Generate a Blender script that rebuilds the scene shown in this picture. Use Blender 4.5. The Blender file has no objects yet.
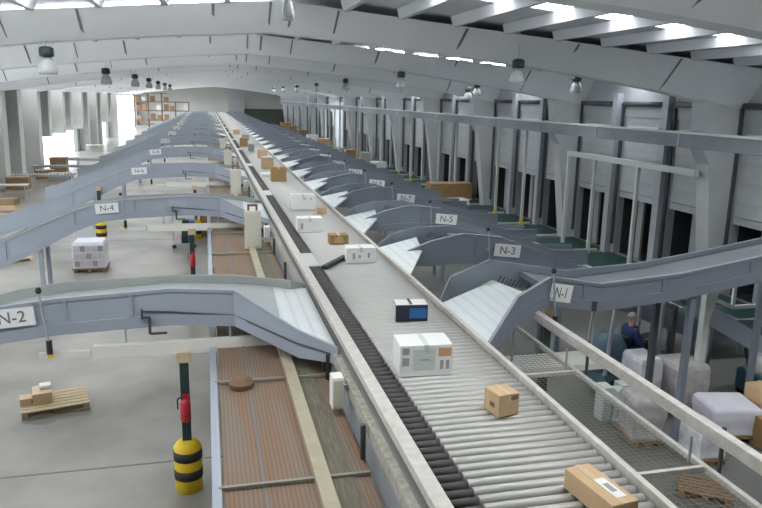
import bpy, bmesh, math, random
from mathutils import Vector, Matrix
random.seed(7)
S = bpy.context.scene
COL = S.collection
PI = math.pi

# ------------------------------------------------------------------ materials
def mat(name, c, rough=.6, metal=0., c2=None, scale=3., detail=4., bump=0., bscale=40., stretch=None, emit=None, es=0., alpha=None, trans=0.):
    m = bpy.data.materials.new(name); m.use_nodes = True
    nt = m.node_tree; N = nt.nodes; L = nt.links
    b = N['Principled BSDF']
    b.inputs['Base Color'].default_value = (*c, 1)
    b.inputs['Roughness'].default_value = rough
    b.inputs['Metallic'].default_value = metal
    if trans: b.inputs['Transmission Weight'].default_value = trans
    tc = N.new('ShaderNodeTexCoord'); mp = N.new('ShaderNodeMapping')
    L.new(tc.outputs['Object'], mp.inputs['Vector'])
    if stretch: mp.inputs['Scale'].default_value = stretch
    if c2:
        n = N.new('ShaderNodeTexNoise'); n.inputs['Scale'].default_value = scale; n.inputs['Detail'].default_value = detail
        L.new(mp.outputs['Vector'], n.inputs['Vector'])
        r = N.new('ShaderNodeValToRGB')
        r.color_ramp.elements[0].position = .32; r.color_ramp.elements[1].position = .68
        r.color_ramp.elements[0].color = (*c, 1); r.color_ramp.elements[1].color = (*c2, 1)
        L.new(n.outputs['Fac'], r.inputs['Fac']); L.new(r.outputs['Color'], b.inputs['Base Color'])
    if bump:
        n2 = N.new('ShaderNodeTexNoise'); n2.inputs['Scale'].default_value = bscale
        L.new(mp.outputs['Vector'], n2.inputs['Vector'])
        bp = N.new('ShaderNodeBump'); bp.inputs['Strength'].default_value = bump; bp.inputs['Distance'].default_value = .02
        L.new(n2.outputs['Fac'], bp.inputs['Height']); L.new(bp.outputs['Normal'], b.inputs['Normal'])
    if emit:
        b.inputs['Emission Color'].default_value = (*emit, 1); b.inputs['Emission Strength'].default_value = es
    if alpha is not None: b.inputs['Alpha'].default_value = alpha
    return m

def wave_lines(m, axis, scale, c1, c2, width=.5):
    """thin repeating lines running across a sheet (roller lines, mesh wires, panel ribs)"""
    nt = m.node_tree; N = nt.nodes; L = nt.links; b = N['Principled BSDF']
    tc = N.new('ShaderNodeTexCoord'); w = N.new('ShaderNodeTexWave')
    w.bands_direction = axis; w.inputs['Scale'].default_value = scale; w.inputs['Distortion'].default_value = 0
    L.new(tc.outputs['Object'], w.inputs['Vector'])
    r = N.new('ShaderNodeValToRGB'); r.color_ramp.elements[0].position = width - .12; r.color_ramp.elements[1].position = width + .12
    r.color_ramp.elements[0].color = (*c1, 1); r.color_ramp.elements[1].color = (*c2, 1)
    L.new(w.outputs['Fac'], r.inputs['Fac'])
    src = b.inputs['Base Color'].links[0].from_socket if b.inputs['Base Color'].links else None
    mx = N.new('ShaderNodeMix'); mx.data_type = 'RGBA'; mx.blend_type = 'MULTIPLY'; mx.inputs[0].default_value = 1
    if src: L.new(src, mx.inputs[6])
    else: mx.inputs[6].default_value = b.inputs['Base Color'].default_value
    L.new(r.outputs['Color'], mx.inputs[7]); L.new(mx.outputs[2], b.inputs['Base Color'])
    return m

M = {}
M['floor'] = mat('concrete floor', (.24,.233,.205), .30, c2=(.42,.41,.37), scale=.55, detail=8, bump=.05, bscale=6)
M['floordark'] = mat('darker floor zone', (.13,.135,.125), .4, c2=(.18,.185,.17), scale=.5, detail=8)
M['yard'] = mat('yard concrete', (.6,.6,.58), .8, c2=(.7,.7,.68))
M['joint'] = mat('floor joint', (.22,.22,.21), .8)
M['concrete'] = mat('painted precast concrete', (.80,.815,.84), .75, c2=(.85,.865,.885), scale=.5)
M['column'] = mat('column concrete', (.50,.52,.53), .75, c2=(.56,.58,.59), scale=.7)
M['leftcol'] = mat('pale column concrete', (.60,.61,.585), .75, c2=(.68,.69,.66), scale=.5)
M['seam'] = mat('dark seam', (.20,.21,.23), .8)
M['deck'] = mat('roof deck', (.62,.63,.66), .7, c2=(.68,.69,.72), scale=1)
M['purlin'] = mat('purlin concrete', (.62,.64,.67), .7)
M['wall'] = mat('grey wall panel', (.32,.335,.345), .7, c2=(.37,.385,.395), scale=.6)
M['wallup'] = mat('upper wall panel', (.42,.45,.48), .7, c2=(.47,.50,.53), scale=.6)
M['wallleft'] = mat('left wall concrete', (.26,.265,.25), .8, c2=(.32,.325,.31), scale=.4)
M['farwall'] = mat('far wall', (.66,.67,.63), .8, c2=(.72,.73,.69), scale=.2)
M['farband'] = mat('dark green band', (.10,.12,.09), .7)
M['door'] = wave_lines(mat('sectional door', (.46,.48,.49), .5, c2=(.50,.52,.53)), 'Z', .52, (.92,.92,.92), (1,1,1), .12)
M['doorglass'] = mat('door window strip', (.74,.77,.76), .3)
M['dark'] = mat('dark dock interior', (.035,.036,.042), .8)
M['green'] = mat('dark green paint', (.018,.062,.058), .5, c2=(.028,.08,.074), scale=2)
M['pale'] = mat('pale edge', (.60,.64,.60), .6)
M['track'] = mat('dark steel track', (.075,.08,.09), .5)
M['rail'] = mat('off-white rail', (.66,.645,.60), .5, c2=(.54,.52,.47), scale=9, detail=8)
M['railside'] = mat('speckled side rail', (.50,.49,.44), .6, c2=(.33,.31,.25), scale=14, detail=6)
M['roller'] = mat('zinc roller', (.55,.55,.52), .40, .25)
M['darkroller'] = mat('rubber roller', (.075,.075,.07), .6)
M['bed'] = mat('conveyor bed', (.25,.255,.25), .7)
M['plate'] = mat('transfer plate', (.56,.57,.55), .5)
M['rubber'] = mat('black rubber', (.02,.02,.02), .7)
M['panelIn'] = mat('grey-green painted steel', (.355,.385,.37), .5, c2=(.39,.42,.405), scale=.7)
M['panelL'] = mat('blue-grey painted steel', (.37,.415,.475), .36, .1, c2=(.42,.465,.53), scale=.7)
M['panelR'] = mat('darker blue-grey steel', (.225,.26,.30), .42, .1, c2=(.255,.29,.335), scale=.8)  # darker copy of the left branch steel, for the right-hand branches
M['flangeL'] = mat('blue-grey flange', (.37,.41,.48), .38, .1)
M['flangeR'] = mat('darker blue-grey flange', (.24,.27,.315), .42, .1)
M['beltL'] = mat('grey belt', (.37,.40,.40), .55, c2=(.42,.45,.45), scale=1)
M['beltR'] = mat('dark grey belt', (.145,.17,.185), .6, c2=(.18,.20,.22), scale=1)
M['fan'] = wave_lines(mat('white slide plate', (.74,.79,.80), .35, c2=(.68,.73,.74), scale=2), 'X', 1.6, (.86,.88,.88), (1,1,1), .15)
M['sign'] = mat('white sign', (.86,.87,.87), .5)
M['ink'] = mat('grey sign ink', (.16,.17,.19), .7)
M['steel'] = mat('galvanised steel', (.45,.48,.52), .45, .4)
M['white'] = mat('white painted steel', (.70,.73,.71), .5)
M['postdark'] = mat('teal-black post', (.028,.055,.055), .5)
M['yellow'] = mat('safety yellow', (.80,.55,.02), .45)
M['black'] = mat('matt black', (.025,.025,.025), .6)
M['red'] = mat('extinguisher red', (.55,.03,.05), .35)
M['cream'] = mat('cream enclosure', (.70,.69,.60), .5, c2=(.66,.65,.56))
M['beige'] = mat('beige beam', (.48,.44,.31), .6, c2=(.40,.36,.25), scale=5)
M['net'] = wave_lines(mat('brown mesh deck', (.25,.145,.085), .8, c2=(.235,.195,.155), scale=1.3, stretch=(3.,.3,1)), 'X', 7, (.86,.86,.86), (1.08,1.08,1.08), .35)
M['wire'] = mat('net wire', (.30,.30,.26), .6)
M['card'] = mat('cardboard', (.57,.40,.225), .8, c2=(.62,.44,.255), scale=4)
M['carddark'] = mat('brown cardboard', (.36,.22,.09), .8, c2=(.42,.26,.11), scale=4)
M['tape'] = mat('packing tape', (.62,.47,.28), .3)
M['paper'] = mat('white carton', (.84,.84,.82), .6, c2=(.88,.88,.87), scale=3)
M['navy'] = mat('navy carton', (.02,.03,.045), .5)
M['blue'] = mat('blue print', (.03,.13,.36), .5)
M['print'] = mat('grey print', (.38,.37,.37), .7)
M['orange'] = mat('orange print', (.62,.38,.22), .7)
M['wood'] = mat('pallet wood', (.55,.43,.27), .8, c2=(.65,.53,.36), scale=3, stretch=(1,8,4))
M['wooddark'] = mat('old wood', (.25,.15,.08), .85, c2=(.36,.24,.14), scale=3, stretch=(1,8,4))
M['wrap'] = mat('stretch wrap', (.62,.62,.66), .22, c2=(.80,.80,.84), scale=6, bump=.5, bscale=12)
M['wrapwhite'] = mat('white wrap', (.84,.84,.90), .35, c2=(.74,.75,.84), scale=3, bump=.4, bscale=8)
M['wrapgrey'] = mat('grey wrap', (.42,.40,.40), .3, c2=(.58,.56,.55), scale=7, bump=.5, bscale=14)
M['pink'] = mat('pinkish cartons', (.70,.58,.62), .6, c2=(.80,.74,.76), scale=9)
M['sheet'] = mat('pale sheet', (.62,.68,.65), .5)
M['truck'] = mat('blue-grey bodywork', (.10,.17,.22), .35)
M['teal'] = mat('teal bodywork', (.02,.09,.115), .35)
M['skin'] = mat('skin', (.55,.33,.26), .5)
M['hair'] = mat('grey hair', (.35,.32,.30), .8)
M['jacket'] = mat('blue jacket', (.035,.06,.17), .8)
M['trousers'] = mat('dark trousers', (.02,.024,.032), .8)
M['lampdark'] = mat('lamp ballast', (.03,.05,.055), .4)
M['lampglass'] = mat('lamp shade', (.62,.64,.65), .12, alpha=.72)
M['tube'] = mat('tube light body', (.80,.80,.74), .4)
M['tray'] = mat('tray steel', (.20,.22,.245), .5, .1, c2=(.24,.26,.285), scale=1)
M['pillar'] = mat('pillar paint', (.40,.43,.47), .6, c2=(.45,.48,.52), scale=1)
M['olive'] = mat('dirty cable bed', (.13,.12,.085), .8, c2=(.22,.20,.15), scale=6, stretch=(6,.5,1))
M['rust'] = mat('rack brown', (.22,.13,.08), .7)
M['skylight'] = mat('skylight', (.9,.9,.9), .5, emit=(.96,.98,1), es=13.0)

# ------------------------------------------------------------------ mesh builder
class MB:
    def __init__(s): s.v = []; s.f = []
    def add(s, vs, fs):
        o = len(s.v); s.v += [tuple(v) for v in vs]; s.f += [tuple(i + o for i in f) for f in fs]; return s
    def box(s, x0, x1, y0, y1, z0, z1, mtx=None):
        vs = [Vector((x, y, z)) for z in (z0, z1) for y in (y0, y1) for x in (x0, x1)]
        if mtx: vs = [mtx @ v for v in vs]
        return s.add(vs, [(0,2,3,1),(4,5,7,6),(0,1,5,4),(2,6,7,3),(0,4,6,2),(1,3,7,5)])
    def bar(s, p, q, w, h=None, up=(0,0,1)):
        p = Vector(p); q = Vector(q); h = h or w; d = (q - p).normalized(); u = Vector(up)
        if abs(d.dot(u)) > .98: u = Vector((0,1,0))
        r = d.cross(u).normalized(); u = r.cross(d)
        vs = [e + r*a*w/2 + u*b*h/2 for e in (p, q) for a, b in ((-1,-1),(1,-1),(1,1),(-1,1))]
        return s.add(vs, [(3,2,1,0),(4,5,6,7),(0,1,5,4),(1,2,6,5),(2,3,7,6),(3,0,4,7)])
    def lathe(s, p, q, prof, n=16):
        """prof: list of (t along p->q, radius)"""
        p = Vector(p); q = Vector(q); d = (q - p).normalized(); u = Vector((0,0,1)) if abs(d.z) < .9 else Vector((1,0,0))
        r = d.cross(u).normalized(); u = r.cross(d); vs = []; fs = []
        for t, R in prof:
            c = p + (q - p) * t
            for i in range(n): a = 2*PI*i/n; vs.append(c + r*math.cos(a)*R + u*math.sin(a)*R)
        for k in range(len(prof) - 1):
            for i in range(n): j = (i+1) % n; fs.append((k*n+i, k*n+j, (k+1)*n+j, (k+1)*n+i))
        fs.append(tuple(range(n-1, -1, -1))); fs.append(tuple((len(prof)-1)*n + i for i in range(n)))
        return s.add(vs, fs)
    def cyl(s, p, q, r, n=14): return s.lathe(p, q, [(0, r), (1, r)], n)
    def ribbon(s, top, bot, t):
        """upright sheet following two polylines, thickness vector t"""
        t = Vector(t); n = len(top); vs = []
        for a, b in zip(top, bot): a = Vector(a); b = Vector(b); vs += [a, b, b + t, a + t]
        fs = [(0,1,2,3), tuple((n-1)*4 + i for i in (3,2,1,0))]
        for i in range(n-1):
            for k in range(4): l = (k+1) % 4; fs.append((i*4+k, (i+1)*4+k, (i+1)*4+l, i*4+l))
        return s.add(vs, fs)
    def slab(s, near, far, th):
        """sheet between two polylines with thickness downward"""
        return s.ribbon(near, far, (0,0,-th))
    def build(s, name, m, parent=None, loc=(0,0,0), smooth=False, bevel=0):
        me = bpy.data.meshes.new(name); me.from_pydata(s.v, [], s.f)
        bm = bmesh.new(); bm.from_mesh(me); bmesh.ops.recalc_face_normals(bm, faces=bm.faces); bm.to_mesh(me); bm.free()
        me.materials.append(m)
        if smooth:
            for p in me.polygons: p.use_smooth = len(p.vertices) == 4
        o = bpy.data.objects.new(name, me); COL.objects.link(o); o.location = loc
        if parent: o.parent = parent
        if bevel:
            b = o.modifiers.new('edge', 'BEVEL'); b.width = bevel; b.segments = 2; b.limit_method = 'ANGLE'
        return o

def tag(o, label=None, cat=None, group=None, kind=None):
    if label: o['label'] = label
    if cat: o['category'] = cat
    if group: o['group'] = group
    if kind: o['kind'] = kind
    return o
def empty(name, loc=(0,0,0), rz=0):
    o = bpy.data.objects.new(name, None); COL.objects.link(o); o.location = loc; o.rotation_euler = (0,0,rz); o.empty_display_size = .2; return o
def struct(o): o['kind'] = 'structure'; return o
def copy_tree(o, parent=None):
    c = o.copy(); COL.objects.link(c)
    if parent: c.parent = parent
    for ch in list(o.children): copy_tree(ch, c)
    return c
ORD = ['first','second','third','fourth','fifth','sixth','seventh','eighth','ninth','tenth','eleventh','twelfth','thirteenth','fourteenth','fifteenth','sixteenth','seventeenth','eighteenth','nineteenth','twentieth']
ORD += ['twenty-' + o for o in ORD[:9]] + ['thirtieth'] + ['thirty-' + o for o in ORD[:9]] + ['fortieth']
def lettering(txt, size):
    cu = bpy.data.curves.new('lettering', 'FONT'); cu.body = txt; cu.size = size; cu.align_x = 'CENTER'; cu.align_y = 'CENTER'; cu.extrude = .002
    t = bpy.data.objects.new('tmp_text', cu); COL.objects.link(t)
    bpy.context.view_layer.update()
    me = bpy.data.meshes.new_from_object(t.evaluated_get(bpy.context.evaluated_depsgraph_get()))
    bpy.data.objects.remove(t); bpy.data.curves.remove(cu)
    me.name = 'lettering'; me.materials.clear(); me.materials.append(M['ink'])
    return me

# ------------------------------------------------------------------ camera
cam = bpy.data.cameras.new('camera'); co = bpy.data.objects.new('camera', cam); COL.objects.link(co)
right = Vector((.9710371, -.23813003, .01952047)); up = Vector((.03313591, .21512883, .97602336)); back = Vector((-.23661988, -.94710806, .21678873))
R = Matrix((right, up, back)).transposed().to_4x4(); R.translation = Vector((0,0,6)); co.matrix_world = R
cam.sensor_width = 36; cam.lens = 700 / 762 * 36; cam.clip_end = 600; cam.clip_start = .05
S.camera = co
S.view_settings.view_transform = 'Standard'; S.view_settings.look = 'None'; S.view_settings.gamma = 1; S.view_settings.exposure = -.04

# ------------------------------------------------------------------ world
w = bpy.data.worlds.new('sky'); S.world = w; w.use_nodes = True
nt = w.node_tree; bg = nt.nodes['Background']
bg.inputs['Color'].default_value = (.86, .93, 1, 1); bg.inputs['Strength'].default_value = 6.0

# ------------------------------------------------------------------ shell
FR = [-.3 + 9.6*k for k in range(16)]          # frame lines
Y0, Y1 = -8., 150.
XL, XR = -13., 16.
RIDGE = 1.7
def ztop(x): return 8.45 - .085*abs(x - RIDGE)
def zbot(x): d = abs(x - RIDGE); return 7.58 - .055*d - .0045*d*d
struct(MB().box(XL-.4, XR+.4, Y0, Y1, -.2, 0).build('floor', M['floor']))
struct(MB().box(-90, XL-.4, Y0-30, Y1+30, -.25, -.02).build('ground', M['yard']))
struct(MB().box(XR+.4, 90, 60, 120, -.25, -.02).build('ground', M['yard']))
jm = MB()
for y in (11.2, 20.8, 30.4, 40): jm.box(XL, 1.2, y-.02, y+.02, 0, .004)
struct(jm.build('trim_1', M['joint']))

# left wall: panels around three daylight openings, plus four unseen ones added for light
OPEN = [(4., 9., 4.6), (13., 18., 4.6), (23.5, 28.5, 4.6), (33., 38., 4.6), (62., 79., 2.5), (93., 103.5, 2.4), (108., 146., 5.7)]
wm = MB(); y = Y0
for a, b, h in OPEN:
    wm.box(XL-.4, XL, y, a, 0, 6.1); wm.box(XL-.4, XL, a, b, h, 6.1); y = b
wm.box(XL-.4, XL, y, Y1, 0, 6.1)
struct(wm.build('wall_left', M['wallleft']))
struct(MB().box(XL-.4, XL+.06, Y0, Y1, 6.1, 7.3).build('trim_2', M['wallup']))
k = 0
for y in [f + d for f in FR for d in (0, 4.8)]:
    hb = [h for a, b, h in OPEN if a - .5 < y < b + .6]; zc = hb[0] if hb else 0
    if y > 148 or zc > 5: k += 1; continue
    main = (k % 2 == 0); k += 1
    dx = 1.1 if main else .9
    c = MB().add([(XL,y-.55,zc),(XL+dx*.9,y-.55,zc),(XL+dx*.9,y+.55,zc),(XL,y+.55,zc),(XL,y-.55,6.05),(XL+dx,y-.55,6.05),(XL+dx,y+.55,6.05),(XL,y+.55,6.05)],
        [(0,3,2,1),(4,5,6,7),(0,1,5,4),(1,2,6,5),(2,3,7,6),(3,0,4,7)])
    struct(c.build('column_left', M['leftcol']))
# shadow-gap strips between left panels
g = MB()
for y in [f + d for f in FR for d in (1.2, 3.6, 6., 8.4)]:
    if not any(a - .1 < y < b + .1 for a, b, h in OPEN): g.box(XL, XL+.02, y-.05, y+.05, 0, 6.0)
struct(g.build('trim_3', M['seam']))

# right wall with three dock doors per bay
DY = [(f + o) for f in FR[1:15] for o in (1.6, 4.8, 8.0)]
wm = MB(); y = Y0
for d in DY:
    wm.box(XR, XR+.3, y, d-1.2, 0, 5.5); y = d + 1.2
wm.box(XR, XR+.3, y, Y1, 0, 5.5)
struct(wm.build('wall_right', M['wall']))
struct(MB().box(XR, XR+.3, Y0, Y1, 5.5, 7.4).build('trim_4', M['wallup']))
def make_door():
    r = empty('door_1'); struct(r)
    MB().box(.05, .13, -1.2, 1.2, 2.35, 5.5).build('panel', M['door'], r)
    MB().box(-.0, .05, -1.0, 1.0, 4.75, 5.15).build('window_strip', M['doorglass'], r)
    for s in (-1, 1): MB().box(-.12, -.02, s*1.28-.05, s*1.28+.05, .4, 6.0).build('track', M['track'], r)
    MB().cyl((-.12, -1.15, 5.98), (-.12, 1.15, 5.98), .1, 10).build('spring_shaft', M['track'], r, smooth=True)
    MB().box(2.6, 2.7, -1.2, 1.2, 0, 2.6).add([(.3,-1.2,0),(2.6,-1.2,0),(2.6,-1.2,2.6),(.3,-1.2,2.6)], [(0,1,2,3)]).add([(.3,1.2,0),(2.6,1.2,0),(2.6,1.2,2.6),(.3,1.2,2.6)], [(0,1,2,3)]).add([(.0,-1.2,2.6),(2.6,-1.2,2.6),(2.6,1.2,2.6),(.0,1.2,2.6)], [(0,1,2,3)]).add([(.3,-1.2,.01),(2.6,-1.2,.01),(2.6,1.2,.01),(.3,1.2,.01)], [(0,1,2,3)]).build('dock_tunnel', M['dark'], r)
    MB().box(.35, .45, -.05, .3, 0, 2.4).build('inner_post', M['wall'], r)
    return r
d0 = make_door()
for i, y in enumerate(DY):
    d = d0 if i == 0 else copy_tree(d0)
    d.location = (XR, y, 0); d.name = 'door_%d' % (i+1)
    if abs(y - 85.) < 1.8 or abs(y - 88.4) < 1.7:
        for c in list(d.children):
            if c.name.split('.')[0] in ('dock_tunnel', 'panel', 'inner_post', 'window_strip'): bpy.data.objects.remove(c)
# pillars between the doors, dock plates
pm = MB().box(-.26, 0, -.17, .17, 0, 6.4); p0 = None
for f in FR[1:15]:
    for o in (3.2, 6.4):
        if p0 is None: p0 = pm.build('pillar_right', M['pillar']); p = p0
        else: p = p0.copy(); COL.objects.link(p)
        p.location = (XR, f + o, 0); struct(p)
g0 = None
for i, y in enumerate(DY):
    if g0 is None:
        g0 = empty('dock_plate'); MB().box(-2.3, -.02, -1.27, 1.27, 0, .05).build('plate', M['green'], g0); MB().box(-2.36, -2.3, -1.27, 1.27, 0, .07).build('edge', M['pale'], g0); MB().box(-2.36, -.3, -1.3, -1.27, 0, .08).build('edge', M['pale'], g0); g = g0
    else: g = copy_tree(g0)
    g.location = (XR, y, 0)
    tag(g, 'dark green plate before the %s dock door of the right wall' % ORD[i] if i < 40 else 'dark green plate before the %s dock door of the right wall' % ('last but one' if i == 40 else 'last'), 'dock plate', 'dock plates along the right wall')
struct(MB().box(3.4, XR, Y0, Y1, -.1, .006).build('trim_5', M['floordark']))  # floor right of the roller conveyor in one darker colour

# portal columns on the right (tapered, with corbel)
cm = MB().add([(0,-.3,0),(-.46,-.3,0),(-1.0,-.3,4.2),(-1.5,-.3,5.0),(-1.5,-.3,5.2),(-1.3,-.3,5.2),(-1.45,-.3,6.5),(0,-.3,6.9)] + [(0,.3,0),(-.46,.3,0),(-1.0,.3,4.2),(-1.5,.3,5.0),(-1.5,.3,5.2),(-1.3,.3,5.2),(-1.45,.3,6.5),(0,.3,6.9)],
    [(0,1,2,3,4,5,6,7),(15,14,13,12,11,10,9,8)] + [(i,(i+1)%8,(i+1)%8+8,i+8) for i in range(8)])
c0 = None
for f in FR[1:]:
    if c0 is None: c0 = cm.build('column_right', M['column']); c = c0
    else: c = c0.copy(); COL.objects.link(c)
    c.location = (XR, f, 0); struct(c)

# roof beams: inverted trapezoid section following the pitched roof
xs = [-13.3,-11,-9,-7,-5,-3,-1,1.7,4,6.5,9,11,13,14.5,16.3]
def beam_mesh():
    b = MB(); vs = []
    for x in xs:
        zt = ztop(x)-.2; zb = zbot(x)
        vs += [(x,-.28,zb),(x,.28,zb),(x,1.2,zt),(x,-1.2,zt)]
    n = len(xs); fs = [(3,2,1,0), tuple((n-1)*4+i for i in (0,1,2,3))]
    for i in range(n-1):
        for k in range(4): l = (k+1)%4; fs.append((i*4+k, (i+1)*4+k, (i+1)*4+l, i*4+l))
    return b.add(vs, fs)
sm = MB()
for x, ww in ((-9.2,.05),(-6,.05),(-4.4,.03),(-2.75,.06),(.25,.06),(1.6,.05),(2.1,.06),(3.25,.05),(6.6,.07),(9.8,.07),(13.0,.06)):
    ww *= .5; zt = ztop(x)-.24; zb = zbot(x)+.02
    sm.add([(x-ww,-.30,zb),(x+ww,-.30,zb),(x+ww,-1.18,zt),(x-ww,-1.18,zt),(x-ww,-.25,zb),(x+ww,-.25,zb),(x+ww,-1.1,zt),(x-ww,-1.1,zt)],[(0,1,2,3),(4,5,6,7),(0,1,5,4),(1,2,6,5),(2,3,7,6),(3,0,4,7)])
b0 = None
for f in FR:
    if b0 is None:
        b0 = beam_mesh().build('roof_beam', M['concrete']); sm.build('panel_joint', M['seam'], b0); b = b0
    else: b = copy_tree(b0)
    b.location = (0, f, 0); struct(b)
# deck with skylight strips, purlins
def roof_strip(y0, y1, dz=0, th=.12):
    m = MB()
    for a, b in ((XL-.5, RIDGE), (RIDGE, XR+.5)):
        m.add([(a,y0,ztop(a)+dz),(b,y0,ztop(b)+dz),(b,y1,ztop(b)+dz),(a,y1,ztop(a)+dz),(a,y0,ztop(a)+dz+th),(b,y0,ztop(b)+dz+th),(b,y1,ztop(b)+dz+th),(a,y1,ztop(a)+dz+th)],
              [(0,3,2,1),(4,5,6,7),(0,1,5,4),(1,2,6,5),(2,3,7,6),(3,0,4,7)])
    return m
def slope(side, y0, y1, m, name, dz=0):
    a, b = (XL-.5, RIDGE) if side < 0 else (RIDGE, XR+.5); th = .12
    return struct(MB().add([(a,y0,ztop(a)+dz),(b,y0,ztop(b)+dz),(b,y1,ztop(b)+dz),(a,y1,ztop(a)+dz),(a,y0,ztop(a)+dz+th),(b,y0,ztop(b)+dz+th),(b,y1,ztop(b)+dz+th),(a,y1,ztop(a)+dz+th)],
        [(0,3,2,1),(4,5,6,7),(0,1,5,4),(1,2,6,5),(2,3,7,6),(3,0,4,7)]).build(name, m))
n = 1
for side in (-1, 1):
    yp = Y0
    for i, f in enumerate(FR):
        rows = ([(f + .3, f + 1.1)] if i == 2 else []) + [(f + 6.9, f + 7.7)] if side < 0 else [(f + 4.75, f + 5.55)]
        for a, b in rows:
            if b > Y1 - 7: continue
            slope(side, yp, a, M['deck'], 'ceiling'); slope(side, a, b, M['skylight'], 'window_%d' % n, .02); n += 1; yp = b
    slope(side, yp, Y1+.3, M['deck'], 'ceiling')
for f in FR[3:6]:
    for q in range(6):
        x = 6.6 + q*1.1
        struct(MB().add([(x,f+.45,ztop(x)-.03),(x+.62,f+.45,ztop(x+.62)-.03),(x+.62,f+.8,ztop(x+.62)-.03),(x,f+.8,ztop(x)-.03),(x,f+.45,ztop(x)),(x+.62,f+.45,ztop(x+.62)),(x+.62,f+.8,ztop(x+.62)),(x,f+.8,ztop(x))],
            [(0,3,2,1),(4,5,6,7),(0,1,5,4),(1,2,6,5),(2,3,7,6),(3,0,4,7)]).build('window_%d' % n, M['skylight'])); n += 1
p0 = None
for f in FR[1:5]:
    for i in range(-10, 11):
        x = RIDGE + i*1.42 + .3
        if not XL < x < XR: continue
        if p0 is None: p0 = MB().add([(-.07,1.2,-.24),(.07,1.2,-.24),(.14,1.2,0),(-.14,1.2,0),(-.07,8.4,-.24),(.07,8.4,-.24),(.14,8.4,0),(-.14,8.4,0)],[(0,1,2,3),(7,6,5,4),(0,4,5,1),(1,5,6,2),(2,6,7,3),(3,7,4,0)]).build('roof_beam_purlin', M['purlin']); p = p0
        else: p = p0.copy(); COL.objects.link(p)
        p.location = (x, f, ztop(x)); struct(p)
struct(MB().box(XL-.4, XR+.4, Y1, Y1+.3, 0, 8.6).build('wall_back', M['farwall']))
struct(MB().box(XL-.4, XR+.4, Y0-.3, Y0, 0, 8.6).build('wall_front', M['farwall']))
struct(MB().box(6., XR, Y1-.4, Y1, 0, 3.4).build('trim_6', M['farband']))
struct(MB().box(4.6, 7.6, Y1-3, Y1, 0, 5.4).build('trim_7', M['wall']))

# ------------------------------------------------------------------ main roller conveyor
CY0, CY1, ZC = 2.2, 142., 2.80
cv = empty('roller_conveyor', (2.6, CY0, 0))
tag(cv, 'long roller conveyor with off-white rails running down the whole hall', 'conveyor')
def L(m): m.v = [(x-2.6, y-CY0, z) for x, y, z in m.v]; return m
L(MB().box(1.645, 1.79, CY0, CY1, 2.79, 2.88)).build('side_rail', M['rail'], cv)
L(MB().box(1.69, 1.78, CY0, CY1, 2.5, 2.79)).build('web', M['bed'], cv)
L(MB().box(3.45, 3.51, CY0, CY1, 2.70, 2.90)).build('side_rail', M['rail'], cv)
L(MB().box(1.55, 1.66, CY0, CY1, 2.52, 2.66)).build('lower_rail', M['railside'], cv)
L(MB().box(1.64, 3.50, CY0, CY1, 2.56, 2.70)).build('bed', M['bed'], cv)
L(MB().box(1.60, 1.63, CY0, CY1, 2.08, 2.44)).build('side_cover', M['steel'], cv)
YG = [12.95 + 10.05*k for k in range(13)]
def in_gap(y): return any(g <= y <= g + 1.15 for g in YG)
rm = MB().cyl((2.06-2.6,0,0),(3.42-2.6,0,0), .046, 12); r0 = None
dm = MB().cyl((1.80-2.6,0,0),(2.045-2.6,0,0), .042, 10); q0 = None
rest = MB(); drest = MB(); nr = nd = 0
y = CY0 + .1
while y < CY1:
    if y > 4.2:
        if nr < 100:
            if r0 is None: r0 = rm.build('roller', M['roller'], cv, smooth=True); o = r0
            else: o = r0.copy(); COL.objects.link(o)
            o.location = (0, y-CY0, ZC); nr += 1
        else: rest.cyl((2.06-2.6,y-CY0,ZC),(3.42-2.6,y-CY0,ZC), .046, 8 if y < 40 else 6)
        if not in_gap(y):
            if nd < 100:
                if q0 is None: q0 = dm.build('side_roller', M['darkroller'], cv, smooth=True); o = q0
                else: o = q0.copy(); COL.objects.link(o)
                o.location = (0, y-CY0, ZC-.005); nd += 1
            else: drest.cyl((1.80-2.6,y-CY0,ZC-.005),(2.045-2.6,y-CY0,ZC-.005), .042, 8 if y < 40 else 6)
    y += .125
rest.build('roller_run', M['roller'], cv, smooth=True)['kind'] = 'stuff'
drest.build('side_roller_run', M['darkroller'], cv, smooth=True)['kind'] = 'stuff'
for g in YG: L(MB().box(1.80, 2.05, g, g+1.15, 2.78, 2.845)).build('transfer_plate', M['plate'], cv)
L(MB().bar((2.06,12.65,2.88),(2.64,13.5,2.88), .10, .07)).build('diverter_arm', M['black'], cv)['label'] = 'black diverter arm across the rollers'
y = 3.
while y < CY1:
    for x in (1.72, 3.46): L(MB().box(x-.05, x+.05, y-.05, y+.05, 0, 2.56)).build('leg', M['steel'], cv)
    y += 5.02
y = 4.1
for i in range(26):
    L(MB().box(1.47, 1.52, y-.03, y+.03, 1.95, 2.66)).build('bracket', M['track'], cv); y += 2.51

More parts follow.
